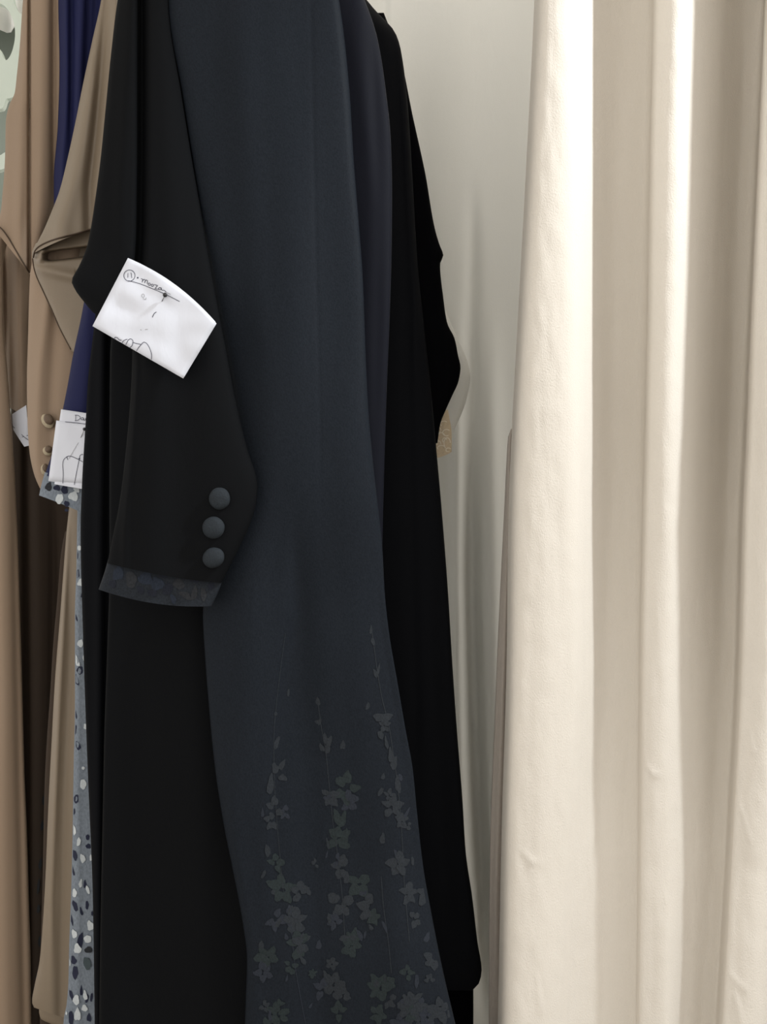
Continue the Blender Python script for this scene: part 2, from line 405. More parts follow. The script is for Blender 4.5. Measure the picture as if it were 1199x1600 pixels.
def addp(x, y, w_, h_, a=0, k='motif'):
    if clip[0](y)+3 < x < clip[1](y)-2: ex.append((petal(cP, x, y, w_, h_, a, off=0.00035+0.000045*(len(ex) % 12), clip=clip), M[k]))
def blossom(x, y, r, k='motif', n=5, a0=0.0):
    for i in range(n):
        if rnd.random() < 0.18: continue
        a = a0+i*2*math.pi/n+rnd.uniform(-.2, .2)
        addp(x+math.sin(a)*r*rnd.uniform(.4,.7), y-math.cos(a)*r*rnd.uniform(.5,.85), r*rnd.uniform(.55,.85), r*rnd.uniform(.8,1.15), a, k)
def stem(pts, wd=1.3, k='motif'):
    for q in stroke(smoothline(pts, 5), wd, cP.front, 0.0004): ex.append((q, M[k]))
stem([(580, 978), (586, 1020), (590, 1050), (597, 1090), (602, 1110), (609, 1140), (615, 1180), (622, 1230), (628, 1300), (632, 1380), (640, 1470)])
stem([(497, 1095), (503, 1140), (509, 1170), (514, 1220), (520, 1280), (527, 1330), (535, 1400), (540, 1480)])
stem([(446, 990), (438, 1050), (431, 1110), (428, 1160), (430, 1240), (436, 1320), (444, 1400)], 1.0, 'motif')
stem([(596, 1370), (600, 1420), (607, 1470), (612, 1520)]); stem([(455, 1440), (460, 1500), (470, 1560), (478, 1600)], 1.2, 'motif3')
for x, y, w_, h_, a in [(580, 984, 4, 14, .1), (583, 1002, 6, 12, -.3), (592, 1045, 4, 18, .2), (587, 1052, 6, 14, -.4), (497, 1096, 7, 13, -.2), (500, 1127, 5, 13, .2), (496, 1128, 8, 6, .3),
        (509, 1155, 8, 20, -.3), (515, 1158, 8, 18, .3), (512, 1170, 8, 16, 0), (503, 1168, 7, 14, -.5), (536, 1164, 8, 14, .1), (575, 1103, 6, 12, .3), (451, 1082, 4, 12, .1), (431, 1115, 5, 7, 0),
        (433, 1160, 7, 22, .3), (441, 1195, 8, 18, .5), (442, 1215, 14, 10, .2), (430, 1200, 10, 18, -.2), (423, 1225, 10, 34, .1), (595, 1148, 9, 14, -.4), (604, 1160, 5, 22, -.2), (611, 1180, 8, 26, -.1), (616, 1192, 10, 22, .2),
        (622, 1225, 9, 28, -.1), (599, 1213, 6, 10, .2), (641, 1225, 5, 16, -.1), (652, 1280, 4, 16, -.1), (598, 1310, 8, 18, .1), (645, 1345, 5, 14, -.1)]: addp(x, y, w_, h_, a)
blossom(598, 1122, 15, n=5); blossom(602, 1134, 10)
blossom(540, 1232, 22, 'motif2', 5, .3); blossom(516, 1243, 15, 'motif'); blossom(545, 1250, 16, 'motif3'); blossom(514, 1250, 10, 'motif3')
addp(528, 1278, 12, 30, -.4, 'motif2'); addp(536, 1280, 10, 28, .3, 'motif2'); blossom(530, 1310, 20, 'motif2', 6); addp(540, 1308, 10, 28, .1, 'motif2')
blossom(614, 1260, 17); blossom(609, 1243, 9); blossom(628, 1283, 12); blossom(636, 1290, 8); blossom(430, 1262, 14); blossom(447, 1270, 11, 'motif3'); blossom(425, 1282, 12)
blossom(430, 1350, 14, 'motif2'); blossom(442, 1388, 22, 'motif2'); blossom(470, 1395, 16, 'motif'); blossom(535, 1355, 18); blossom(561, 1380, 22, 'motif2'); blossom(493, 1350, 8)
blossom(624, 1350, 18); blossom(640, 1395, 16); blossom(578, 1420, 20); blossom(533, 1410, 20); blossom(528, 1345, 10, 'motif3')
for i in range(64):
    y = 1600-230*rnd.random()**1.6 + rnd.uniform(-20, 30)
    x = rnd.uniform(395, 690)
    near = min(abs(x-c) for c in (430, 470, 540, 590, 640, 670))
    if near > 22 and rnd.random() < .6: continue
    blossom(x, y, rnd.uniform(7, 20), rnd.choice(['motif', 'motif', 'motif', 'motif2', 'motif3']), rnd.choice([4, 5, 5, 6]), rnd.uniform(0, 6))
for i in range(110):
    y = rnd.uniform(1615, 2040); blossom(rnd.uniform(400, 780), y, rnd.uniform(9, 20), rnd.choice(['motif', 'motif', 'motif2', 'motif3']), 5, rnd.uniform(0, 6))
for i in range(50):
    y = rnd.uniform(1180, 1600); x = rnd.uniform(400, 690)
    if y < 1380 and min(abs(x-c) for c in (430, 530, 615)) > 22: continue
    addp(x, y, rnd.uniform(3, 9), rnd.uniform(8, 22), rnd.uniform(-.6, .6), rnd.choice(['motif', 'motif3']))
cP.build('front_panel', M['slate'], A, 110, 170, extra=ex)
# sleeve
sl = [(255, -120), (200, -60), (184, 0), (174, 80), (165, 170), (157, 250), (149, 310), (143, 350), (136, 385), (124, 415), (112, 440), (117, 452), (130, 470), (150, 492), (176, 505), (203, 524), (207, 548), (206, 580), (204, 620), (200, 670), (194, 730), (186, 790), (177, 835), (168, 880)]
sr = [(330, -120), (290, -60), (266, 0), (285, 150), (312, 320), (335, 450), (352, 540), (370, 635), (386, 700), (402, 758), (401, 780), (394, 810), (372, 860), (346, 911)]
cSl = Cloth(sl, sr, [(-120, 0.975), (300, 0.955), (600, 0.93), (900, 0.925)], 0.02, 0.012, p=2.8, sag=4, seed=6, wob=0.002, folds=[
    ([(222, -40), (222, 200), (220, 360), (216, 420)], 7, -0.020), ([(205, 0), (190, 300)], 12, 0.004), ([(250, 0), (270, 400)], 26, 0.005),
    ([(240, 600), (235, 860)], 30, 0.004), ([(215, 560), (205, 700), (195, 830)], 6, 0.003)])
cSl.build('sleeve', M['black'], A, 80, 130)
cuffl = [(169, 874), (163, 895), (154, 921)]; cuffr = [(350, 900), (344, 918), (331, 947)]
cCu = Cloth(cuffl, cuffr, 0.928, 0.015, 0.008, p=2.8, sag=9, topsag=3, seed=7, wob=0.002)
exc = []
rc = random.Random(5)
for x, y, w_, h_, a, k in [(185, 895, 16, 24, .2, 'cuffm1'), (205, 905, 17, 27, -.1, 'cuffm2'), (228, 903, 22, 22, .3, 'cuffm1'), (246, 912, 20, 22, -.5, 'cuffm1'), (262, 920, 16, 20, .4, 'cuffm3'), (238, 926, 16, 12, .2, 'cuffm3'),
        (280, 912, 18, 16, .6, 'cuffm2'), (290, 930, 22, 10, .5, 'cuffm2'), (304, 926, 9, 24, .2, 'cuffm2'), (318, 928, 9, 22, -.1, 'cuffm2'), (271, 936, 16, 8, 1.2, 'cuffm1'), (220, 922, 14, 10, .9, 'cuffm3'), (176, 912, 12, 12, .4, 'cuffm3'), (330, 915, 9, 14, .3, 'cuffm3'), (255, 899, 16, 8, .2, 'cuffm3'), (304, 906, 14, 9, .3, 'cuffm3')]:
    exc.append((petal(cCu, x, y, w_, h_, a, off=0.0005), M[k]))
cu = cCu.build('cuff', M['cuffdk'], A, 70, 14, extra=exc); cu['label'] = 'dark blue floral jacquard cuff'
for bx_, by_, rx, ry, an in [(343, 779, 16.5, 17.5, 0), (333.5, 824.5, 17.5, 17.5, 0), (333.5, 871.5, 17.5, 15.8, .5)]:
    u, v = cSl.inv(bx_, by_); dd = cSl.d(u, v, bx_, by_)
    button('button', bx_, by_, rx, ry, dd-0.003, M['btn'], A, 0.006, an, 'slate cloth-covered button')

# ------------------------------------------------------------------ second black coat, behind on the right
B = thing('black_coat', 'plain black coat hanging directly behind, its right shoulder against the cream wall', 'coat', P(650, 2080, 1.1))
cB = Cloth([(440, -75), (470, 0), (500, 300), (520, 1000), (540, 1545)],
           [(520, -75), (552, -30), (575, 2), (596, 26), (612, 42), (621, 58), (627, 80), (637, 160), (645, 280), (652, 400), (664, 520), (673, 600), (682, 700), (690, 790), (700, 920), (708, 1050), (715, 1150), (723, 1250), (728, 1330), (738, 1400), (747, 1475), (753, 1515), (750, 1534), (738, 1548)],
           1.085, 0.03, 0.02, p=2.6, seed=8, folds=[([(628, 100), (640, 300), (650, 480)], 6, 0.004), ([(618, 60), (625, 250), (640, 700), (650, 1100)], 9, -0.003), ([(690, 1000), (715, 1400)], 14, -0.006)])
cB.build('body', M['black2'], B, 60, 150)
cU = Cloth([(560, 1400), (560, 2080)], [(730, 1400), (740, 1550), (740, 1700), (742, 2080)], 1.115, 0.02, 0.02, seed=9)
cU.build('underskirt', M['jet'], B, 30, 50)
cBs = Cloth([(560, 20), (600, 200), (610, 690)], [(600, 20), (626, 90), (645, 180), (665, 272), (680, 358), (687, 382), (693, 399), (688, 413), (693, 465), (699, 504), (711, 530), (716, 555), (720, 574), (717, 595), (708, 616), (698, 638), (688, 664), (684, 692)],
            1.13, 0.02, 0.02, seed=10, folds=[([(672, 380), (690, 470), (700, 560)], 8, 0.004)])
cBs.build('sleeve', M['jet'], B, 40, 110)

# ------------------------------------------------------------------ ivory gown against the wall
D = thing('ivory_gown', 'ivory gown almost hidden behind the black coats, lace cuff showing at the right', 'gown', P(650, 2000, 1.3))
cD = Cloth([(470, -60), (480, 2000)], [(520, -60), (545, 0), (600, 200), (630, 500), (668, 640), (670, 760), (680, 900), (690, 1050), (700, 1250), (712, 1400), (720, 1600), (730, 2000)],
           1.34, 0.04, 0.03, seed=11, p=2, wob=0.004, folds=[([(700, 760), (712, 1100), (722, 1350)], 9, 0.008), ([(716, 900), (726, 1200), (738, 1400)], 6, -0.007)])
cD.build('body', M['ivory'], D, 60, 120)
cDs = Cloth([(610, 380), (640, 500), (660, 600), (676, 690)], [(655, 380), (690, 470), (716, 530), (731, 566), (735, 590), (729, 625), (718, 655), (709, 676), (707, 696)], 1.24, 0.02, 0.02, seed=12, p=2.2)
cDs.build('sleeve', M['ivory'], D, 40, 70)
cDc = Cloth([(668, 648), (672, 690), (676, 716)], [(701, 640), (706, 680), (706, 706)], 1.222, 0.01, 0.008, seed=13, p=3, sag=2)
exl = []
for x, y, r, e in [(694, 662, 6, 4), (698, 676, 6, 5), (690, 684, 6, 8), (699, 692, 5, 8), (690, 700, 6, 4), (701, 703, 4, 3), (684, 672, 5, 5), (686, 694, 3, 5), (695, 688, 3, 4)]:
    for q in stroke(ring(x, y, r, e, 12, rnd.random()*3, 5.5+rnd.random()), 1.3, lambda a, b, o: cDc.front(min(a, 706), min(b, 706), o), 0.0012): exl.append((q, M['lace2']))
lc = cDc.build('lace_cuff', M['lace'], D, 30, 20, extra=exl)
lc['label'] = 'beige lace cuff'

# ------------------------------------------------------------------ plain cloth drape covering the wall
W_ = thing('wall_drape', 'plain greyish cream cloth drape over the wall, between the coats and the curtain', 'drape', P(680, 1820, 1.5))
cW = Cloth([(380, -500), (380, 1820)], [(880, -500), (880, 1820)], 1.50, 0.03, 0.02, seed=31, p=4, wob=0.005, folds=[
    ([(603, -400), (603, 60)], 2.0, -0.004, 'g', 60), ([(716, 700), (722, 1300)], 12, 0.016, 'g', 260), ([(736, 900), (745, 1180), (757, 1400)], 13, -0.03, 'g', 240),
    ([(770, 700), (775, 1300)], 16, 0.012, 'g', 260), ([(655, 350), (665, 700)], 22, -0.008, 'g', 260), ([(740, 420), (735, 700)], 10, -0.010, 'g', 160)])
cW.build('cloth', M['ivory'], W_, 150, 120)
for f in range(9):
    tube('hook', [P(410+f*55, -500, 1.50), P(410+f*55, -520, 1.52), P(410+f*55, -520, 1.62)], 0.002, M['steel'], W_, 6)

# ------------------------------------------------------------------ navy coat with printed cuff and printed inner panel
E = thing('navy_coat', 'navy coat between the front black coat and the taupe one, with blue-grey petal print cuff', 'coat', P(140, 2080, 1.12))
cE = Cloth([(105, -110), (92, -40), (91, 0), (93, 100), (90, 200), (84, 280), (86, 420), (100, 560), (114, 780), (123, 1000), (118, 1500), (112, 2080)], [(230, -110), (236, 0), (220, 420), (220, 2080)], 1.235, 0.03, 0.02, seed=14, wob=0.004,
           folds=[([(103, 0), (104, 140), (97, 260)], 5, 0.006), ([(113, 0), (112, 200)], 4, -0.008), ([(128, 0), (120, 200)], 8, 0.007), ([(138, 0), (134, 120)], 4, -0.010), ([(150, 0), (145, 100)], 6, -0.012)])
cE.build('body', M['navy'], E, 50, 120)
cEs = Cloth([(200, 100), (176, 200), (160, 300), (150, 380), (137, 440), (126, 500), (114, 555), (106, 600), (97, 645), (84, 700), (70, 742)], [(250, 100), (230, 380), (240, 500), (220, 620), (200, 790)], 1.08, 0.022, 0.015, seed=15, p=2.4,
            folds=[([(150, 560), (142, 640)], 10, -0.006)])
cEs.build('sleeve', M['navy'], E, 40, 60)
cEc = Cloth([(70, 738), (65, 756), (61, 774)], [(190, 760), (185, 790), (180, 825)], 1.078, 0.016, 0.01, seed=16, p=2.6, sag=-2)
exe = []
for x, y, w_, h_, a, k in [(89, 762, 11, 9, .2, 'pdark'), (101, 764, 10, 16, .1, 'pdark'), (93, 779, 12, 16, .3, 'pwhite'), (115, 775, 15, 15, .5, 'pwhite'), (120, 765, 10, 8, .5, 'pwhite'), (104, 787, 8, 10, -.4, 'pdark'), (76, 760, 10, 14, .2, 'cuffm2'), (104, 797, 6, 5, .2, 'pdark')]:
    exe.append((petal(cEc, x, y, w_, h_, a, off=0.0006), M[k]))
ec = cEc.build('cuff', M['print'], E, 50, 14, extra=exe); ec['label'] = 'blue-grey cuff printed with navy and white petals'
el = [(121, 790), (119, 900), (117, 960), (117, 1100), (115, 1200), (113, 1320), (111, 1400), (108, 1480), (107, 1530), (104, 1570), (100, 1590), (98, 1620), (92, 2080)]
er = [(190, 790), (190, 2080)]
cEp = Cloth(el, er, 1.11, 0.012, 0.01, seed=17, p=3.5, wob=0.002, folds=[([(122, 900), (122, 1500)], 5, 0.002)])
exp_ = []
DK = [(121, 897, 6, 14), (119, 965, 3, 12), (125, 1047, 10, 13), (119.5, 1062, 6, 18), (118, 1115, 3, 16), (118, 1140, 3, 16), (122, 1165, 7, 14), (119, 1248, 8, 14), (116, 1268, 3, 10), (137, 1308, 6, 9), (138, 1322, 8, 8), (117, 1336, 7, 17), (114, 1360, 3, 18), (133, 1382, 5, 14),
      (117, 1415, 7, 18), (136, 1414, 5, 14), (127, 1424, 4, 14), (112, 1437, 3, 18), (144, 1427, 3, 8), (125.5, 1470, 9, 26), (115, 1500, 8, 14), (117.5, 1519, 9, 21), (127, 1548, 4, 16), (111.5, 1555, 5, 18), (136, 1560, 5, 14), (143, 1558, 4, 14), (111, 1590, 8, 22), (139, 1590, 7, 13), (120, 868, 4, 12), (128, 930, 3, 8)]
WH = [(124, 856, 7, 8), (127, 910, 12, 12), (125.5, 1005, 9, 12), (120, 1032, 6, 20), (132, 1027, 5, 12), (134, 1135, 7, 9), (130, 1225, 10, 16), (116, 1297, 5, 16), (123, 1315, 6, 14), (129, 1341, 8, 14), (126, 1380, 5, 14), (116.5, 1395, 7, 14), (137, 1390, 5, 14), (141, 1446, 10, 16), (116, 1459, 8, 14), (121, 1482, 11, 16), (137, 1467, 12, 12),
      (119, 1562, 10, 16), (133, 1555, 6, 16), (121, 1585, 10, 20), (103, 1582, 3, 8), (132, 1575, 9, 11), (108, 1500, 3, 20), (142, 1340, 4, 10), (130, 1200, 5, 5)]
ecl = (cv(el), lambda y: 400); eclip = (lambda y: ecl[0](y)+1.2, lambda y: 400)
for i, (x, y, w_, h_) in enumerate(DK+WH+[(136, 1505, 12, 20), (138, 1484, 12, 10)]):
    k = 'pdark' if i < len(DK) else 'pwhite' if i < len(DK)+len(WH) else 'pgreen' if i == len(DK)+len(WH) else 'cuffm2'
    exp_.append((petal(cEp, x, y, w_, h_, rnd.uniform(-.35, .2), off=0.0003+0.00002*i, clip=eclip), M[k]))
for i in range(40):
    exp_.append((petal(cEp, rnd.uniform(112, 180), rnd.uniform(1620, 2060), rnd.uniform(5, 10), rnd.uniform(10, 20), rnd.uniform(-.5, .5), off=0.0005), M[rnd.choice(['pdark', 'pwhite'])]))
ep = cEp.build('printed_panel', M['print'], E, 40, 150, extra=exp_); ep['label'] = 'blue-grey panel printed with navy and white petals'

# ------------------------------------------------------------------ taupe coat
T_ = thing('taupe_coat', 'satiny taupe coat with a folded sleeve and cloth buttons, beside the navy coat', 'coat', P(90, 1960, 1.16))
cT1 = Cloth([(176, -100), (163, -40), (158, 0), (145, 60), (130, 130), (117, 195), (105, 250), (93, 298), (80, 332), (68, 360), (57, 382), (52, 396)],
            [(236, -100), (238, 0), (225, 120), (205, 240), (190, 300), (178, 352)], [(-100, 1.17), (400, 1.125)], 0.03, 0.02, seed=18, p=2.2, topsag=0, sag=-6,
            folds=[([(168, 0), (160, 90), (150, 200), (140, 290)], 8, -0.010), ([(180, 20), (178, 110)], 5, 0.008), ([(140, 130), (118, 260), (95, 350)], 16, 0.008)])
cT1.build('upper_sleeve', M['taupe'], T_, 50, 80)
tube('piping', [cT1.front(*q, 0.001) for q in smoothline([(52, 402), (55, 392), (63, 384), (80, 376), (100, 370), (120, 365), (146, 357), (165, 351)], 5)], 0.0011, M['piping'], T_, 6)
cT2 = Cloth([(56, 380), (50, 396), (51, 410), (56, 430), (64, 450), (78, 480), (92, 512), (104, 535), (112, 549)], [(190, 340), (190, 400), (185, 440), (175, 500), (150, 560)], 1.135, 0.018, 0.015, seed=19, p=2.4,
            folds=[([(150, 392), (120, 399.5), (100, 402), (82, 401), (78, 408)][::-1] and [(110, 392), (108, 408)], 30, -0.0, 'g', 8), ([(66, 392), (64, 404)], 8, 0.010, 'g', 10)])
# the deep pocket of the bent sleeve: push the cloth inward along a slanting line
_d = cT2.d
def pocket(u, v, px, py, side=-1):
    r = _d(u, v, px, py, side)
    if side < 0:
        yl = 400-(px-80)*0.12
        wx = 1/(1+math.exp(-(px-79)/4.0))
        r += 0.085*wx*math.exp(-((py-yl)/6.5)**4)
        yr_ = 420+(px-60)*0.22
        r -= 0.006*math.exp(-((py-yr_)/9)**2)*(px < 118)
    return r
cT2.d = pocket
cT2.build('folded_sleeve', M['taupe'], T_, 80, 110)
tube('piping', [cT2.front(*q, 0.0008) for q in smoothline([(51, 404), (53, 418), (58, 434), (67, 454), (80, 482), (94, 514), (111, 546)], 5)], 0.0010, M['piping'], T_, 6)
cT3 = Cloth([(100, 300), (74, 365), (52, 404), (47, 430), (44, 520), (42, 600), (43, 660), (46, 705), (53, 740), (62, 762), (72, 778)], [(150, 300), (130, 404), (125, 470), (140, 560), (140, 640), (120, 720), (96, 778)], 1.165, 0.024, 0.015, seed=20, p=2.2,
            folds=[([(75, 460), (60, 600), (56, 700)], 9, 0.005), ([(88, 500), (80, 620)], 8, -0.004)])
cT3.build('lower_sleeve', M['brown'], T_, 50, 90)
for bx_, by_, rx, ry, an in [(76, 655, 9, 12.5, .6), (76, 702, 7, 8, .9), (71, 731, 5.5, 9, .1)]:
    u, v = cT3.inv(bx_, by_); dd = cT3.d(u, v, bx_, by_)
    b = button('button', bx_, by_, rx*0.8, ry*0.72, dd-0.010, M['bbtn'], T_, 0.004, an, 'brown button in a frayed ivory rim')
    ROOT[b.name] = ROOT[T_.name]
    button('rim', bx_-1.5, by_+3, rx, ry, dd-0.005, M['bframe'], b, 0.004, an)
tl_ = [(112, 760), (104, 830), (100, 880), (94, 960), (86, 1060), (80, 1170), (75, 1270), (71, 1370), (67, 1440), (62, 1500), (54, 1540), (50, 1565), (53, 1574)]
cT4 = Cloth(tl_, [(150, 760), (150, 1600)], 1.17, 0.018, 0.012, seed=22, p=2.6, sag=3, folds=[([(104, 860), (92, 1100), (80, 1400)], 5, 0.004), ([(112, 1000), (100, 1300), (96, 1560)], 9, -0.006)])
cT4.build('front_flap', M['taupe'], T_, 40, 120)
cT5 = Cloth([(64, 1555), (61, 1580), (64, 1592), (80, 1600)], [(150, 1560), (150, 1580), (150, 1600), (150, 1606)], 1.182, 0.014, 0.008, seed=24, p=2.4)
cT5.build('hem', M['taupe'], T_, 30, 12)
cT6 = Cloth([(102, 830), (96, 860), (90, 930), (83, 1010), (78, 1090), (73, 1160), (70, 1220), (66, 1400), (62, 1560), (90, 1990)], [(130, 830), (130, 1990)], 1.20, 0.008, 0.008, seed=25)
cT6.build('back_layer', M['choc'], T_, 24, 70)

# ------------------------------------------------------------------ brown coat at the far left
G = thing('brown_coat', 'brown coat at the far left edge with a long vertical seam and hanging front', 'coat', P(20, 2080, 1.2))
cG1 = Cloth([(60, -100), (42, -40), (36, 0), (31, 70), (26, 120), (23, 145), (14, 165), (9, 190), (8, 240), (4, 300), (-2, 343), (-14, 351)],
            [(120, -100), (106, 0), (106, 60), (104, 180), (98, 270), (86, 330), (66, 380), (60, 400), (56, 440)], 1.262, 0.026, 0.02, seed=26, p=2.3, wob=0.003,
            folds=[([(46, -40), (46, 440)], 2.2, -0.012, 'g'), ([(36, 60), (30, 350)], 9, 0.006), ([(66, 0), (62, 350)], 14, 0.007), ([(84, 40), (84, 250)], 5, -0.008)])
cG1.build('upper_body', M['brown'], G, 60, 90)
tube('piping', [cG1.front(*q, 0.0005) for q in smoothline([(-5, 352), (3, 358), (12, 370), (24, 390), (36, 410), (46, 426)], 5)], 0.0011, M['piping'], G, 6)
cG2 = Cloth([(0, 350), (2, 400), (3, 480), (8, 560), (14, 636)], [(48, 400), (48, 440), (44, 520), (46, 600), (48, 656)], 1.345, 0.018, 0.012, seed=27, p=2.2,
            folds=[([(15, 430), (22, 600)], 7, -0.006), ([(30, 430), (32, 600)], 8, 0.006), ([(8, 400), (10, 500)], 4, -0.006)])
cG2.build('sleeve', M['brown'], G, 40, 70)
cG3 = Cloth([(70, -95), (50, 0), (45, 150), (30, 280), (5, 350), (-60, 400), (-90, 440), (-90, 2080)], [(100, -95), (85, 0), (60, 250), (28, 340), (8, 385), (4, 420), (5, 500), (12, 590), (19, 680), (24, 760), (28, 850), (31, 950), (34, 1050), (38, 1200), (42, 1300), (45, 1400), (48, 1500), (49, 1600), (52, 2080)], 1.30, 0.02, 0.015, seed=28, p=2.2,
            folds=[([(2, 800), (8, 1600)], 22, 0.008), ([(-20, 400), (-14, 1000)], 10, -0.006), ([(24, 900), (38, 1600)], 6, -0.004)])
cG3.build('front', M['brown'], G, 50, 120)

# ------------------------------------------------------------------ dark chocolate coat deep between the two
K = thing('dark_brown_coat', 'very dark brown coat hanging deep between the brown and taupe ones', 'coat', P(70, 2080, 1.3))
cK = Cloth([(60, -95), (55, 100), (45, 300), (18, 420), (15, 2080)], [(125, -95), (140, 300), (150, 420), (160, 800), (160, 2080)], 1.40, 0.02, 0.02, seed=29, p=2.4, wob=0.004,
           folds=[([(60, 700), (66, 1000), (70, 1400)], 12, 0.006), ([(42, 700), (48, 1500)], 7, -0.010), ([(84, 900), (80, 1300)], 7, -0.01)])
exk = []
for x, y, w_, h_ in [(66, 1290, 5, 16), (63, 1350, 5, 18), (60, 1385, 4, 24), (68, 1250, 4, 14), (60, 1420, 5, 14), (62, 1470, 5, 18), (58, 1525, 5, 12)]:
    exk.append((petal(cK, x, y, w_, h_, .1, off=0.0012), M['motif']))
cK.build('body', M['choc'], K, 50, 110, extra=exk)

# ------------------------------------------------------------------ paper notes and pins
def paper(name, label, corners, surf_d, strokes, bulge=(0, 0), curl=0.004, under=None, group=None, res=18, curlf=None):
    (x0, y0), (x1, y1), (x2, y2), (x3, y3) = corners        # top, right, bottom, left
    def pos(u, v): 
        k = 4*u*(1-u)*(1-v)
        return ((x0*(1-u)+x1*u)*(1-v)+(x3*(1-u)+x2*u)*v + bulge[0]*k, (y0*(1-u)+y1*u)*(1-v)+(y3*(1-u)+y2*u)*v + bulge[1]*k)
    def dep(px, py):
        n = noise.noise(Vector((px*0.03, py*0.03, 9.1)))
        return surf_d(px, py) - curl*n
    t = thing(name, label, 'note', P(corners[2][0], corners[2][1], dep(*corners[2])), group)
    def sheet(nm, cs, dz, th=0.0004):
        nonlocal x0, y0, x1, y1, x2, y2, x3, y3
        sv = (x0, y0, x1, y1, x2, y2, x3, y3)
        (x0, y0), (x1, y1), (x2, y2), (x3, y3) = cs
        V = []; Fc = []
        for s in (0, 1):
            for j in range(res+1):
                for i in range(res+1):
                    x, y = pos(i/res, j/res); V.append(P(x, y, dep(x, y)+dz+s*th))
        n = res+1
        for j in range(res):
            for i in range(res):
                a = j*n+i; Fc.append((a, a+n, a+n+1, a+1)); b = a+n*n; Fc.append((b, b+1, b+n+1, b+n))
        for i in range(res):
            for a, b in ((i, i+1), (n*res+i+1, n*res+i), ((i+1)*n, i*n), (i*n+res, (i+1)*n+res)):
                Fc.append((a, b, b+n*n, a+n*n))
        finish(nm, V, Fc, M['paper'], None, t)
        (x0, y0, x1, y1, x2, y2, x3, y3) = sv
    sheet('sheet', corners, 0)
    if under: sheet('under_sheet', under, 0.0016)
    V = []; Fc = []; fm = []
    for pts, wd, k in strokes:
        for q in stroke(pts, wd, lambda a, b, o: P(a, b, dep(a, b)-o), 0.0005):
            n0 = len(V); V += q; Fc.append((n0, n0+1, n0+2, n0+3)); fm.append(0 if k == 'ink' else 1)
    if V: finish('handwriting', V, Fc, [M['ink'], M['pencil']], fm, t, smooth=False)['label'] = 'thin dark pen writing and sketch lines'
    return t, dep
def pin(label, hx, hy, tx, ty, d, r=3.4, dt=None):
    t = thing('pin', label, 'pin', P(hx, hy, d-0.004))
    V = []; Fc = []; c = P(hx, hy, d-0.004); R = r/F*d; n = 16; m = 10
    for i in range(m+1):
        for k in range(n):
            a = math.pi*i/m; b = 2*math.pi*k/n
            V.append(c+Vector((math.sin(a)*math.cos(b), math.sin(a)*math.sin(b), math.cos(a)))*R)
    for i in range(m):
        for k in range(n): Fc.append((i*n+k, (i+1)*n+k, (i+1)*n+(k+1) % n, i*n+(k+1) % n))
    finish('head', V, Fc, M['pin'], None, t)
    tube('shaft', [c, P(tx, ty, d+0.002)], 0.00045, M['steel'], t, 6)
def z3(pts): return [(100+x/4.0, 380+y/4.0) for x, y in pts]
ink = lambda pts, w_=0.85, k='ink', s=True: ((smoothline(z3(pts), 5) if s else z3(pts)), w_, k)
st = [(z3(ring(409, 202, 35, 35, 26)), 0.9, 'ink'), ink([(400, 188), (399, 214)]), ink([(419, 184), (424, 217)]), (z3(ring(461, 216, 2.5, 2.5, 6)), 1.3, 'ink'),
      ink([(482, 222), (492, 226), (488, 243)]), ink([(489, 236), (500, 226), (508, 232), (504, 248)]), ink([(505, 240), (514, 230), (522, 236), (519, 252)]),
      (z3(ring(533, 256, 7, 7.5, 12)), 0.85, 'ink'), (z3(ring(552, 263, 7, 7.5, 12)), 0.85, 'ink'), ink([(564, 258), (584, 264), (568, 284), (590, 288)], s=False),
      (z3(ring(599, 284, 8, 7, 12)), 0.85, 'ink'), ink([(608, 278), (611, 292), (626, 294), (638, 304)]), ink([(632, 304), (665, 318)], 0.7, 'pencil'),
      ink([(404, 234), (470, 252), (560, 287), (640, 322), (722, 364)], 0.9),
      ink([(313, 602), (320, 588), (334, 592), (345, 604), (358, 606)]), ink([(362, 626), (374, 608), (396, 600)]), ink([(386, 634), (402, 606), (418, 598), (431, 612), (425, 640), (410, 654)]),
      ink([(430, 620), (455, 627), (484, 633)]), ink([(482, 634), (466, 652), (454, 672)]), ink([(480, 636), (498, 619), (518, 628), (536, 658), (547, 695), (546, 726)]),
      (z3(ring(494, 328, 9, 11, 10)), 0.8, 'pencil'), ink([(494, 345), (508, 352), (514, 340)], 0.8, 'pencil'), ink([(553, 462), (564, 440), (577, 430)], 1.0), ink([(478, 541), (484, 542)], 1, 'pencil'), ink([(508, 540), (522, 538)], 1, 'pencil')]
n1, d1 = paper('paper_note', 'large tilted white paper note pinned on the front black coat sleeve', [(200, 403), (338.5, 505.5), (286.5, 591.5), (144.5, 509.5)],
      lambda px, py: 0.897-0.00004*(px-144) + 0.00003*abs(py-500), st, bulge=(3, -10), curl=0.004, under=[(203, 405), (337, 503), (285, 588), (148, 507)])
pin('black-headed pin stuck in the large tilted note', 258, 461, 252.5, 472, d1(258, 461), 3.6)
def z5(pts): return [(x/5.0, 600+y/5.0) for x, y in pts]
i5 = lambda pts, w_=0.8, k='ink', s=True: ((smoothline(z5(pts), 5) if s else z5(pts)), w_, k)
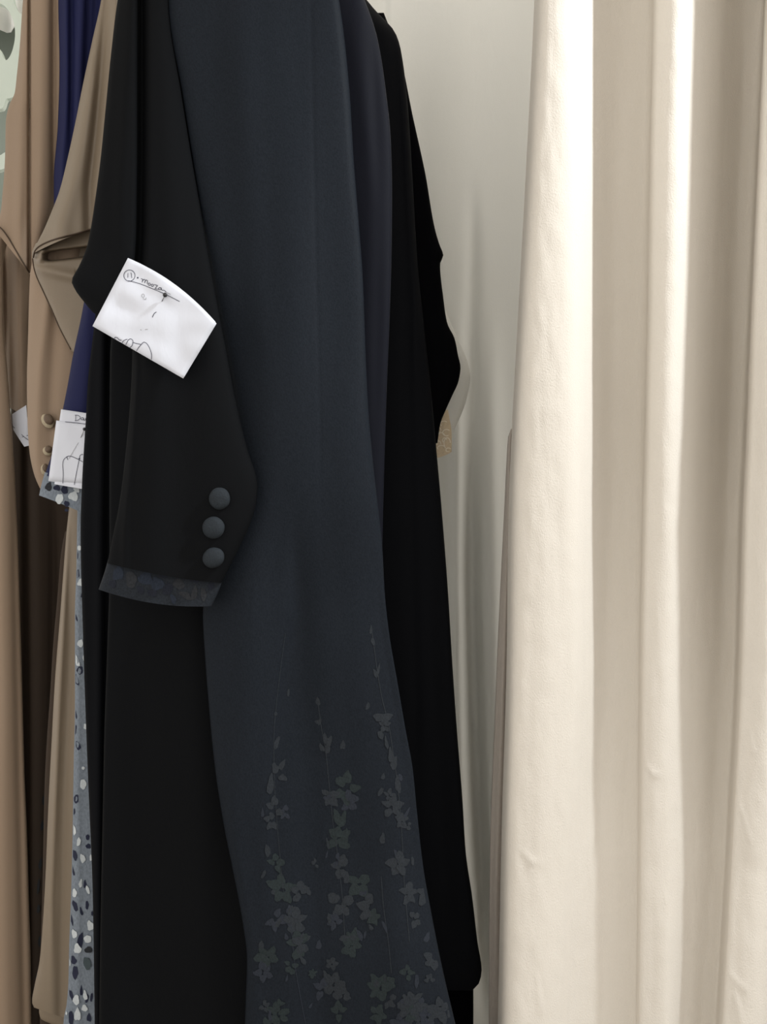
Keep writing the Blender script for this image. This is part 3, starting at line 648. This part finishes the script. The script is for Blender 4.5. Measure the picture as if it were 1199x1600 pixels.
st = [i5([(592, 242), (590, 288)]), i5([(586, 243), (612, 246), (627, 262), (614, 280), (586, 288)]), (z5(ring(642, 272, 10, 9, 12)), .8, 'ink'), i5([(652, 264), (656, 284), (666, 280)]), i5([(668, 268), (672, 284), (684, 278)]),
      i5([(510, 295), (590, 303), (690, 315)]), i5([(490, 775), (494, 700), (490, 620), (505, 582), (540, 563), (590, 578), (645, 608)]), i5([(648, 548), (626, 558), (618, 590), (600, 680), (580, 787)]),
      i5([(612, 458), (575, 520), (540, 582)], 0.7, 'pencil'), (z5(ring(620, 583, 3, 3, 6)), 1.2, 'ink'), i5([(522, 572), (530, 592)])]
def upt(px, py): return 1.048
n2, d2 = paper('paper_note', 'white paper note pinned on the navy sleeve, half hidden by the black coat', [(95.5, 639.5), (165, 650), (150, 765), (79, 752)], upt, [], curl=0.002)
n2b, d2b = paper('paper_note', 'narrower sketched white note lying over the one on the navy sleeve', [(95.5, 639.5), (160, 650), (146, 765), (79, 752)], lambda a, b: 1.044, st, curl=0.002) if False else (None, None)
bpy.data.objects.remove(n2.children[0], do_unlink=True) if False else None
# sketch side of the same note: a second sheet stepped to the left
def add_sheet(t, cs, d, name):
    res = 10; V = []; Fc = []; o0 = ROOT[t.name]; n = res+1
    for s in (0, 1):
        for j in range(n):
            for i in range(n):
                u, v = i/res, j/res
                x = (cs[0][0]*(1-u)+cs[1][0]*u)*(1-v)+(cs[3][0]*(1-u)+cs[2][0]*u)*v; y = (cs[0][1]*(1-u)+cs[1][1]*u)*(1-v)+(cs[3][1]*(1-u)+cs[2][1]*u)*v
                V.append(P(x, y, d(x, y)+s*0.0004))
    for j in range(res):
        for i in range(res):
            a = j*n+i; Fc.append((a, a+n, a+n+1, a+1)); b = a+n*n; Fc.append((b, b+1, b+n+1, b+n))
    for i in range(res):
        for a, b in ((i, i+1), (n*res+i+1, n*res+i), ((i+1)*n, i*n), (i*n+res, (i+1)*n+res)): Fc.append((a, b, b+n*n, a+n*n))
    return finish(name, V, Fc, M['paper'], None, t)
dd2 = lambda a, b: d2(a, b)-0.0014
add_sheet(n2, [(88, 657), (160, 664), (146, 756), (75.6, 751.6)], lambda a, b: d2(a, b)-0.0007 if b > 664 else d2(a, b)-0.0007, 'folded_sheet')
add_sheet(n2, [(86, 750), (160, 757), (150, 768), (85, 756.5)], lambda a, b: d2(a, b)-0.0003, 'under_sheet')
V = []; Fc = []; fm = []
for pts, wd, k in st:
    for q in stroke(pts, wd, lambda a, b, o: P(a, b, dd2(a, b)), 0.0): n0 = len(V); V += q; Fc.append((n0, n0+1, n0+2, n0+3)); fm.append(0 if k == 'ink' else 1)
finish('handwriting', V, Fc, [M['ink'], M['pencil']], fm, n2, smooth=False)['label'] = 'thin dark pen writing and sketch lines'
pin('black-headed pin stuck in the note on the navy sleeve', 132, 670.5, 123.5, 690, d2(132, 670), 2.6)
# small folded note on the brown sleeve at the left
def poly_note():
    pts = z5([(95, 235), (150, 200), (205, 165), (212, 260), (240, 340), (240, 478), (190, 490), (150, 430), (105, 360), (98, 300)])
    dd = 1.316
    t = thing('paper_note', 'small crumpled white note peeking out beside the brown sleeve at far left', 'note', P(40, 698, dd))
    V = [P(x, y, dd-0.003*math.sin(x*0.2)) for x, y in pts]+[P(x, y, dd+0.0005-0.003*math.sin(x*0.2)) for x, y in pts]
    n = len(pts); Fc = [tuple(range(n))[::-1], tuple(range(n, 2*n))]+[(i, (i+1) % n, (i+1) % n+n, i+n) for i in range(n)]
    finish('sheet', V, Fc, M['paper'], None, t, smooth=False)
    V = []; Fc = []
    for s in ([(98, 328), (130, 358), (190, 415), (225, 440)], [(172, 415), (228, 398)], [(112, 368), (135, 362)]):
        for q in stroke(z5(s), .8, lambda a, b, o: P(a, b, dd-0.003*math.sin(a*0.2)-o), 0.0008): n0 = len(V); V += q; Fc.append((n0, n0+1, n0+2, n0+3))
    finish('handwriting', V, Fc, M['ink'], None, t, smooth=False)
poly_note()

# ------------------------------------------------------------------ ornamental screen and white blind seen past the far left coat
def screen():
    d = 1.7
    cu = bpy.data.curves.new('screen', 'CURVE'); cu.dimensions = '2D'; cu.fill_mode = 'BOTH'; cu.extrude = 0.006
    loops = [[(-260, -190), (110, -190), (110, 1700), (-260, 1700)]]
    base = [[(-60, 30), (-30, 6), (0, 8), (12, 15), (20, 28), (25, 45), (25, 65), (20, 85), (13, 96), (8, 93), (3, 82), (-3, 76), (-30, 70), (-60, 55)],
            [(-60, 190), (-30, 176), (0, 173), (7, 169), (11, 158), (16, 156), (34, 158), (34, 232), (10, 240), (0, 245), (-30, 250), (-60, 240)],
            [(20, -60), (22, -5), (25, 10), (30, 19), (38, 26), (60, 26), (70, 0), (60, -60)],
            [(-60, 290), (-20, 269), (0, 268), (30, 262), (50, 300), (40, 380), (0, 400), (-60, 390)]]
    for k in range(-0, 4):
        for b in base: loops.append([(x, y+k*400) for x, y in b])
    for i, l in enumerate(loops):
        pts = l if i == 0 else smoothline(l+[l[0]], 5)[:-1]
        s = cu.splines.new('POLY'); s.points.add(len(pts)-1); s.use_cyclic_u = True
        for q, (x, y) in zip(s.points, pts):
            p = P(x, y, d); q.co = (p.x, p.z, 0, 1)
    tmp = bpy.data.objects.new('tmp', cu); C.objects.link(tmp)
    me = bpy.data.meshes.new_from_object(tmp.evaluated_get(bpy.context.evaluated_depsgraph_get()))
    bpy.data.objects.remove(tmp, do_unlink=True)
    for v in me.vertices: v.co = Vector((v.co.x, d-v.co.z, v.co.y))
    me.materials.clear(); me.materials.append(M['panel'])
    zmin = min(v.co.z for v in me.vertices)
    for v in me.vertices:
        if v.co.z < 0.06: v.co.z = 0.0
    o = bpy.data.objects.new('ornamental_screen', me); C.objects.link(o)
    tag(o, 'pale green cut-out ornamental screen behind the far left coat', 'screen')
screen()
def blind():
    V = []; Fc = []; n = 90
    for j in range(2):
        for i in range(n+1):
            x = -1.5+1.0*i/n; V.append((x, 2.30+0.016*math.sin(i*1.05), 2.7 if j == 0 else CZ+(800-46)/F*2.3))
    for i in range(n): Fc.append((i, i+n+1, i+n+2, i+1))
    o = finish('pleated_blind', V, Fc, M['white']); md = o.modifiers.new('t', 'SOLIDIFY'); md.thickness = 0.002
    tag(o, 'short white pleated blind seen through the screen at top left', 'blind')
blind()

# ------------------------------------------------------------------ rail and hangers above the frame
rl = thing('clothes_rail', 'steel clothes rail hung from the ceiling, carrying the coats', 'rail', (-0.3, 1.1, 2.05))
RZ = 2.05
ra, rb = Vector((-0.62, 1.42, RZ)), Vector((-0.02, 0.90, RZ))
tube('bar', [ra, rb], 0.0125, M['steel'], rl, 14)
for k in (0.03, 0.97):
    q = ra.lerp(rb, k); tube('drop_rod', [q, (q.x, q.y, 2.75)], 0.008, M['steel'], rl)
def hanger(label, x, y, half, top):
    """hook over the rail, neck and two sloping arms inside the shoulders"""
    # nearest rail point
    t = min(0.98, max(0.02, (Vector((x, y, RZ))-ra).dot(rb-ra)/(rb-ra).length_squared)); q = ra.lerp(rb, t)
    h = thing('clothes_hanger', label, 'hanger', (x, y, top-0.02))
    hook = [Vector((q.x, q.y, RZ))+Vector((math.cos(a)*0.0165, 0, math.sin(a)*0.0165)) for a in [math.pi*(1.15-0.115*i) for i in range(11)]]
    if y > 1.3: hook = [Vector((x, 1.62, top+0.07)), Vector((x, y, top+0.075)), Vector((x, y, top+0.05))]; tube('hook', hook+[Vector((x, y, top+0.018))], 0.003, M['steel'], h, 8)
    else: tube('hook', hook+[Vector((q.x, q.y, RZ-0.04)), Vector((x, y, top+0.02))], 0.0018, M['steel'], h, 8)
    tube('arms', [Vector((x-half, y, top-0.05)), Vector((x-half*0.5, y, top-0.012)), Vector((x, y, top+0.018)), Vector((x+half*0.5, y, top-0.012)), Vector((x+half, y, top-0.05))], 0.006, M['wood'], h, 10)
def hang(label, pxl, pxr, ypx, d):
    c = P((pxl+pxr)/2, ypx, d); hanger(label, c.x, c.y, abs(pxr-pxl)/2/F*d*0.8, c.z+0.01)
hang('wooden hanger inside the shoulders of the front black coat', 300, 440, -130, 1.036)
hang('wooden hanger inside the shoulders of the second black coat', 430, 530, -78, 1.09)
hang('wooden hanger on a wall hook, holding the ivory gown', 470, 530, -62, 1.34)
hang('wooden hanger inside the navy coat', 110, 220, -112, 1.235)
hang('wooden hanger inside the taupe coat', 180, 235, -102, 1.17)
hang('wooden hanger inside the brown coat at far left', 62, 118, -104, 1.262)
